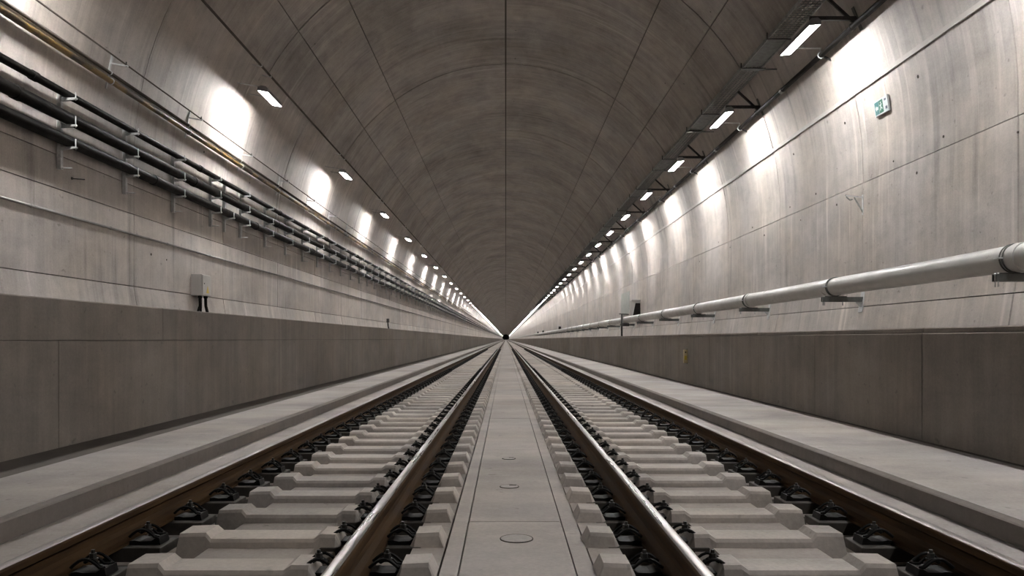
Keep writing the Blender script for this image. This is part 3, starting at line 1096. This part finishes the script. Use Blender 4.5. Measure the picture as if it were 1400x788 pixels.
for px, pz, pr in PIPES:
    z = pz - pr - 0.024
    m = MB()
    m.hexa([(-6.676, -0.022, z - 0.030), (-6.45, -0.022, z), (-6.45, 0.022, z), (-6.676, 0.022, z - 0.030),
            (-6.676, -0.022, z + 0.022), (-6.45, -0.022, z + 0.022), (-6.45, 0.022, z + 0.022), (-6.676, 0.022, z + 0.022)])
    arms.append(m.mesh('arm', 'galvanised'))
    bolts.append(MB().tube([(-6.468, 0, z - 0.02), (-6.468, 0, pz + pr * 0.4)], 0.009, 6).mesh('clamp_bolt', 'galvanised'))
foot_rod = MB().tube([(-6.70, 0, 2.575), (-6.52, 0, 2.575)], 0.010, 6).mesh('foot_rod', 'galvanised')
PBY0, PBSTEP = 12.1, 2.06
for k in range(-1, 60):
    y = PBY0 + k * PBSTEP
    lab = 'galvanised strut with arms holding the black pipes, %s' % ORD[k] if 0 <= k < 24 else (
        'small galvanised strut holding the black pipes far along the wall' if k >= 24 else 'galvanised strut with arms behind the frame')
    r = thing('pipe_strut', P(0, y, 0), lab, 'bracket', 'struts holding the black pipes')
    ob('strut', strut, r)
    for a, b in zip(arms, bolts):
        c = ob('arm', a, r)
        if k < 16:
            ob('clamp_bolt', b, c)
    if k < 16:
        ob('foot_rod', foot_rod, r)
# one extra strut close to its neighbour, as in the photograph
r = thing('pipe_strut', P(0, 19.15, 0), 'extra galvanised strut squeezed between two struts under the black pipes', 'bracket', 'struts holding the black pipes')
ob('strut', strut, r)
c = ob('arm', arms[2], r)
ob('clamp_bolt', bolts[2], c)

# ochre pipe, brown pipe, thin cable, on small standoff brackets
r = thing('ochre_pipe', P(0, 0, 0), 'slim ochre and brown pipe above the three black pipes', 'pipe')
ob('pipe_run', MB().tube([(-6.575, YB, 4.297), (-6.575, YE - 40, 4.297)], 0.046, 14).mesh('pipe_run', 'ochre_pipe'), r)
r = thing('brown_pipe', P(0, 0, 0), 'thin dark brown pipe just above the ochre pipe', 'pipe')
ob('pipe_run', MB().tube([(-6.588, YB, 4.438), (-6.588, YE - 40, 4.438)], 0.027, 10).mesh('pipe_run', 'brown_pipe'), r)
r = thing('standoff_cable', P(0, 0, 0), 'thin cable held off the left wall on small standoff brackets', 'cable')
ob('cable_run', MB().tube([(-6.32, YB, 4.572), (-6.32, YE - 40, 4.572)], 0.013, 8).mesh('cable_run', 'brown_pipe'), r)
rail_me = MB().bar((-wall_x(4.18) + 0.014, 0, 4.18), (-wall_x(4.74) + 0.014, 0, 4.74), 0.04, 0.022, (1, 0, 0)).mesh('wall_rail', 'galvanised')
arm = MB().bar((-wall_x(4.60) + 0.0, 0, 4.60), (-6.29, 0, 4.548), 0.035, 0.020).mesh('arm', 'galvanised')
knob = MB().tube([(-6.32, 0, 4.54), (-6.32, 0, 4.62)], 0.012, 6).mesh('clamp_bolt', 'dark_steel')
clip1 = MB().tube(ring_at(-6.575, 4.297, 0.052, 0, 16), 0.009, 6, closed=True).mesh('pipe_clip', 'galvanised')
clip2 = MB().tube(ring_at(-6.588, 4.438, 0.033, 0, 14), 0.008, 6, closed=True).mesh('pipe_clip', 'galvanised')
for k in range(-1, 40):
    y = 13.4 + 3.3 * k
    lab = 'small standoff bracket carrying the thin cable, %s' % ORD[k] if 0 <= k < 24 else 'tiny standoff bracket far along the left wall'
    r = thing('cable_bracket', P(0, y, 0), lab, 'bracket', 'standoff brackets of the thin cable')
    ob('wall_rail', rail_me, r)
    c = ob('arm', arm, r)
    if k < 14:
        ob('clamp_bolt', knob, c)
        ob('pipe_clip', clip1, r)
        ob('pipe_clip', clip2, r)

# dark cable just above the left lamps
GX2, GZ2 = -5.715, 6.395
r = thing('ceiling_cable', P(0, 0, 0), 'dark cable running straight above the left lamps', 'cable')
ob('cable_run', MB().tube([(GX2, YB, GZ2), (GX2, YE - 40, GZ2)], 0.026, 10).mesh('cable_run', 'brown_pipe'), r)
zz = GZ2 + 0.12
ha = MB().bar((-wall_x(GZ2 + 0.02) - 0.01, 0, GZ2 + 0.02), (GX2 + 0.03, 0, GZ2 - 0.035), 0.035, 0.018).mesh('arm', 'galvanised')
hb = MB().tube(ring_at(GX2, GZ2, 0.032, 0, 12), 0.008, 6, closed=True).mesh('pipe_clip', 'galvanised')
for k in range(0, 9):
    for j, dy in enumerate((0.0, 0.75)):
        thing('cable_hanger', P(0, LY0 + k * LSTEP - 0.15 + dy, 0),
              '%s hanger of the dark cable above the %s left lamp' % (('nearer', 'farther')[j], ORD[k]), 'bracket', 'hangers of the dark ceiling cable',
              [('arm', ha), ('pipe_clip', hb)])

# thin conduit on the lower left wall
x, z = on_wall(3.565)
d = 0.021
cx, cz = -(x - d), z
r = thing('wall_conduit', P(0, 0, 0), 'thin steel conduit along the bare lower left wall', 'conduit')
ob('pipe_run', MB().tube([(cx, YB, cz), (cx, YE - 40, cz)], 0.019, 10).mesh('pipe_run', 'conduit'), r)
cc = MB().tube(ring_at(cx, cz, 0.021, 0, 12), 0.007, 6, closed=True).mesh('pipe_clip', 'conduit')
for k in range(0, 20):
    ob('pipe_clip', cc, r, (0, 11.4 + 2.3 * k, 0))

# ------------------------------------------------------------------ small fittings
# junction box on the left wall
xw = -wall_x(1.1)
r = thing('junction_box', P(0, 17.25, 0), 'grey junction box with a yellow sticker above the left bench', 'box')
ob('enclosure', MB().box(xw - 0.005, -6.5150, 0.0, 0.50, 0.94, 1.40, 0.008).mesh('enclosure', 'box_paint'), r)
dr = ob('door', MB().box(-6.5145, -6.4950, 0.012, 0.488, 0.955, 1.385, 0.005).mesh('door', 'box_paint'), r)
ob('lock', MB().tube([(-6.5000, 0.08, 1.20), (-6.4860, 0.08, 1.20)], 0.014, 8).mesh('lock', 'dark_steel'), dr)
tri = MB()
tri.v = [(-6.4945, 0.20, 1.00), (-6.4945, 0.36, 1.00), (-6.4945, 0.28, 1.16), (-6.4920, 0.20, 1.00), (-6.4920, 0.36, 1.00), (-6.4920, 0.28, 1.16)]
for q in ((0, 1, 2), (5, 4, 3), (0, 3, 4, 1), (1, 4, 5, 2), (2, 5, 3, 0)):
    tri.quad(*q)
ob('warning_sticker', tri.mesh('warning_sticker', 'warning_yellow'), dr, label='yellow triangular warning sticker')
for i, (dx, dy, rr) in enumerate(((-6.6000, 0.10, 0.030), (-6.6300, 0.24, 0.022), (-6.5600, 0.33, 0.034))):
    ob('gland', MB().tube([(dx, dy, 0.89), (dx, dy, 0.94)], rr + 0.014, 8).mesh('gland', 'black_pipe'), r)
    ob('cable_tail', MB().tube([(dx, dy, 0.90), (dx + 0.01, dy - 0.01, 0.72), (dx + 0.03 * (i - 1), dy + 0.03 * (i - 1), 0.58), (dx + 0.05 * (i - 1), dy, 0.402)], rr, 8).mesh('cable_tail', 'black_pipe'), r)

# anchor rod left in the lower left wall
r = thing('anchor_bolt', P(0, 12.5, 2.50), 'short dark anchor bolt sticking out under the first strut', 'bolt', None,
          [('rod', MB().tube([(-wall_x(2.5) - 0.02, 0, 0), (-6.56, 0.04, -0.01)], 0.010, 8).mesh('rod', 'dark_steel')),
           ('washer', MB().tube([(-wall_x(2.5) + 0.005, 0, 0), (-wall_x(2.5) + 0.02, 0, 0)], 0.022, 10).mesh('washer', 'dark_steel'))])

# small socket box far along the left wall
xw = -wall_x(1.05)
r = thing('socket_box', P(0, 45.5, 0), 'tiny dark socket box with a hanging tail far along the left wall', 'box', None,
          [('enclosure', MB().box(xw - 0.05, xw + 0.14, 0.0, 0.2, 0.95, 1.16, 0.006).mesh('enclosure', 'dark_steel')),
           ('cable_tail', MB().tube([(xw + 0.06, 0.1, 0.96), (xw + 0.08, 0.12, 0.75), (xw + 0.14, 0.18, 0.402)], 0.03, 8).mesh('cable_tail', 'black_pipe'))])


# escape sign on the right wall
def wall_frame(ratio):
    x, z = on_wall(ratio)
    t = ang(ratio)
    n = (-sin(t), -cos(t))        # towards the tunnel axis (x, z)
    d = (cos(t), -sin(t))         # down along the wall
    return x, z, n, d


sx, sz, sn, sd = wall_frame(1.618)


def on_sign(u, v, w_):
    """u along the tunnel (from the near end), v down, w off the wall"""
    return (sx + sd[0] * v + sn[0] * w_, u, sz + sd[1] * v + sn[1] * w_)


def slab_on(u0, u1, v0, v1, w0, w1):
    m = MB()
    return m.hexa([on_sign(u0, v1, w0), on_sign(u1, v1, w0), on_sign(u1, v0, w0), on_sign(u0, v0, w0),
                   on_sign(u0, v1, w1), on_sign(u1, v1, w1), on_sign(u1, v0, w1), on_sign(u0, v0, w1)])


def poly_on(pts, w0, w1):
    m = MB()
    n = len(pts)
    m.v = [on_sign(u, v, w0) for u, v in pts] + [on_sign(u, v, w1) for u, v in pts]
    m.quad(*range(n - 1, -1, -1))
    m.quad(*range(n, 2 * n))
    for i in range(n):
        j = (i + 1) % n
        m.quad(i, j, n + j, n + i)
    return m


# the far end (u = L) is nearer the vanishing point: left in the photograph
SL, SH = 0.50, 0.27
r = thing('escape_sign', P(0, 13.98, 0), 'green and white escape sign mounted on the right wall', 'sign')
ob('sign_plate', slab_on(0, SL, -SH / 2, SH / 2, 0.015, 0.045).mesh('sign_plate', 'sign_white'), r)
a, b = SL * 0.35, SL * 0.64
ob('green_field', slab_on(a, b, -SH * 0.42, SH * 0.42, 0.045, 0.047).mesh('green_field', 'sign_green'), r)
ob('teal_field', slab_on(SL * 0.66, SL * 0.96, -SH * 0.42, SH * 0.42, 0.045, 0.047).mesh('teal_field', 'sign_teal'), r)
m_ = (a + b) / 2
# running figure in the green field
fig = [(m_ + 0.030, -0.035), (m_ - 0.030, -0.045), (m_ - 0.035, -0.028), (m_ - 0.008, -0.020), (m_ - 0.010, 0.015), (m_ - 0.045, 0.040), (m_ - 0.038, 0.055),
       (m_ + 0.004, 0.030), (m_ + 0.030, 0.070), (m_ + 0.046, 0.062), (m_ + 0.022, 0.015), (m_ + 0.022, -0.015), (m_ + 0.045, -0.010), (m_ + 0.050, -0.022)]
ob('running_figure', poly_on(fig, 0.047, 0.049).mesh('running_figure', 'sign_white'), r)
ob('figure_head', poly_on([(m_ + 0.004 + 0.016 * cos(2 * pi * i / 10), -0.068 + 0.016 * sin(2 * pi * i / 10)) for i in range(10)], 0.047, 0.049).mesh('figure_head', 'sign_white'), r)
c_ = SL * 0.81
ob('arrow', poly_on([(c_ + 0.05, -0.005), (c_ + 0.01, -0.050), (c_ + 0.01, -0.022), (c_ - 0.05, -0.022), (c_ - 0.05, 0.030), (c_ + 0.01, 0.030), (c_ + 0.01, 0.055)], 0.047, 0.049).mesh('arrow', 'sign_white'), r)
ob('printed_mark', slab_on(SL * 0.10, SL * 0.24, -SH * 0.36, -SH * 0.22, 0.045, 0.0465).mesh('printed_mark', 'sign_print'), r)
ob('printed_mark', slab_on(SL * 0.07, SL * 0.20, SH * 0.16, SH * 0.34, 0.045, 0.0465).mesh('printed_mark', 'sign_print'), r)
for u in (0.08, SL - 0.08):
    ob('standoff', slab_on(u - 0.02, u + 0.02, -0.06, 0.06, -0.01, 0.015).mesh('standoff', 'dark_steel'), r)

# empty wall bracket
bx = wall_x(2.66)
r = thing('wall_bracket', P(0, 15.2, 2.68), 'small empty triangular steel bracket on the right wall below the seam', 'bracket', None,
          [('arm', MB().bar((bx + 0.01, 0, 0), (bx - 0.33, -0.02, 0.03), 0.03, 0.02).mesh('arm', 'galvanised')),
           ('brace', MB().bar((bx + 0.005, 0, -0.30), (bx - 0.17, 0, 0.0), 0.022, 0.022).mesh('brace', 'tray_bright')),
           ('wall_plate', MB().box(bx - 0.012, bx + 0.02, -0.03, 0.03, -0.33, 0.05).mesh('wall_plate', 'galvanised')),
           ('hook', MB().tube([(bx - 0.20, 0, -0.035), (bx - 0.25, 0, -0.05), (bx - 0.30, 0, -0.01), (bx - 0.33, 0, 0.05)], 0.014, 6).mesh('hook', 'tray_bright'))])

# yellowed tag on the right bench
r = thing('marker_tag', P(0, 19.4, 0), 'narrow yellowed marker tag fixed upright on the right bench face', 'tag')
ob('tag_plate', MB().box(4.285, XB + 0.004, 0.0, 0.035, -0.575, -0.255, 0.006).mesh('tag_plate', 'tag_yellow'), r)
ob('tag_hole', MB().tube([(4.335, -0.003, -0.315), (4.335, 0.004, -0.315)], 0.020, 10).mesh('tag_hole', 'joint'), r)
ob('tag_print', MB().box(4.31, 4.36, -0.003, 0.003, -0.50, -0.40).mesh('tag_print', 'warning_yellow'), r)
ob('tag_back', MB().box(4.370, XB + 0.004, 0.030, 0.16, -0.59, -0.24).mesh('tag_back', 'dark_steel'), r)

# hose cabinet, painted panel and valve post on the right
xw = wall_x(1.6) - 0.37
r = thing('hose_cabinet', P(0.36, 40.3, 0.07), 'pale cabinet with a black open front above the grey pipe', 'cabinet')
ob('enclosure', MB().box(5.98, xw + 0.005, 0.03, 0.62, 1.05, 1.86, 0.01).mesh('enclosure', 'box_paint'), r)
ob('dark_opening', MB().hexa([(6.00, 0.0, 1.06), (xw + 0.0, 0.0, 1.06), (xw + 0.0, 0.028, 1.06), (6.00, 0.028, 1.06),
                              (6.14, 0.0, 1.74), (xw + 0.0, 0.0, 1.74), (xw + 0.0, 0.028, 1.74), (6.14, 0.028, 1.74)]).mesh('dark_opening', 'black_pipe'), r)
ob('top_lip', MB().box(5.94, xw + 0.005, -0.04, 0.66, 1.862, 1.90).mesh('top_lip', 'grey_paint'), r)
t1_, t0_ = ang_z(1.42), ang_z(2.62)
r = thing('wall_panel', P(0, 0, -H), 'greenish grey painted panel on the right wall behind the cabinet', 'panel', None,
          [('board', MB().panel(t0_, t1_, 43.8, 46.9, R - 0.03, R - 0.004, 4).mesh('board', 'patch_paint'))])
r = thing('valve_post', P(0.26, 41.3, 0), 'dark post with a crossbar handle standing by the grey pipe', 'post', None,
          [('post', MB().tube([(5.70, 0, BT_R), (5.70, 0, 1.28)], 0.055, 10).mesh('post', 'dark_steel')),
           ('handle', MB().bar((5.55, 0, 1.30), (6.05, 0, 1.27), 0.05, 0.04).mesh('handle', 'dark_steel')),
           ('clamp_block', MB().box(5.64, 6.06, -0.12, 0.12, GZ - GR - 0.16, GZ - GR - 0.004, 0.01).mesh('clamp_block', 'dark_steel'))])
for i, (y, s_) in enumerate(((98.0, 0.40), (142.0, 0.38), (165.0, 0.38))):
    xw = wall_x(1.5)
    thing('equipment_box', P(0, y, 0), 'tiny black box on the right wall over the grey pipe, %s of three' % ORD[i], 'box', 'far black boxes on the right wall',
          [('enclosure', MB().box(xw - s_ * 0.75, xw - 0.002, 0, 0.5, 1.15, 1.15 + s_, 0.01).mesh('enclosure', 'black_pipe')),
           ('lid', MB().box(xw - s_ * 0.78, xw - 0.002, -0.03, 0.53, 1.151 + s_, 1.19 + s_).mesh('lid', 'grey_paint'))])
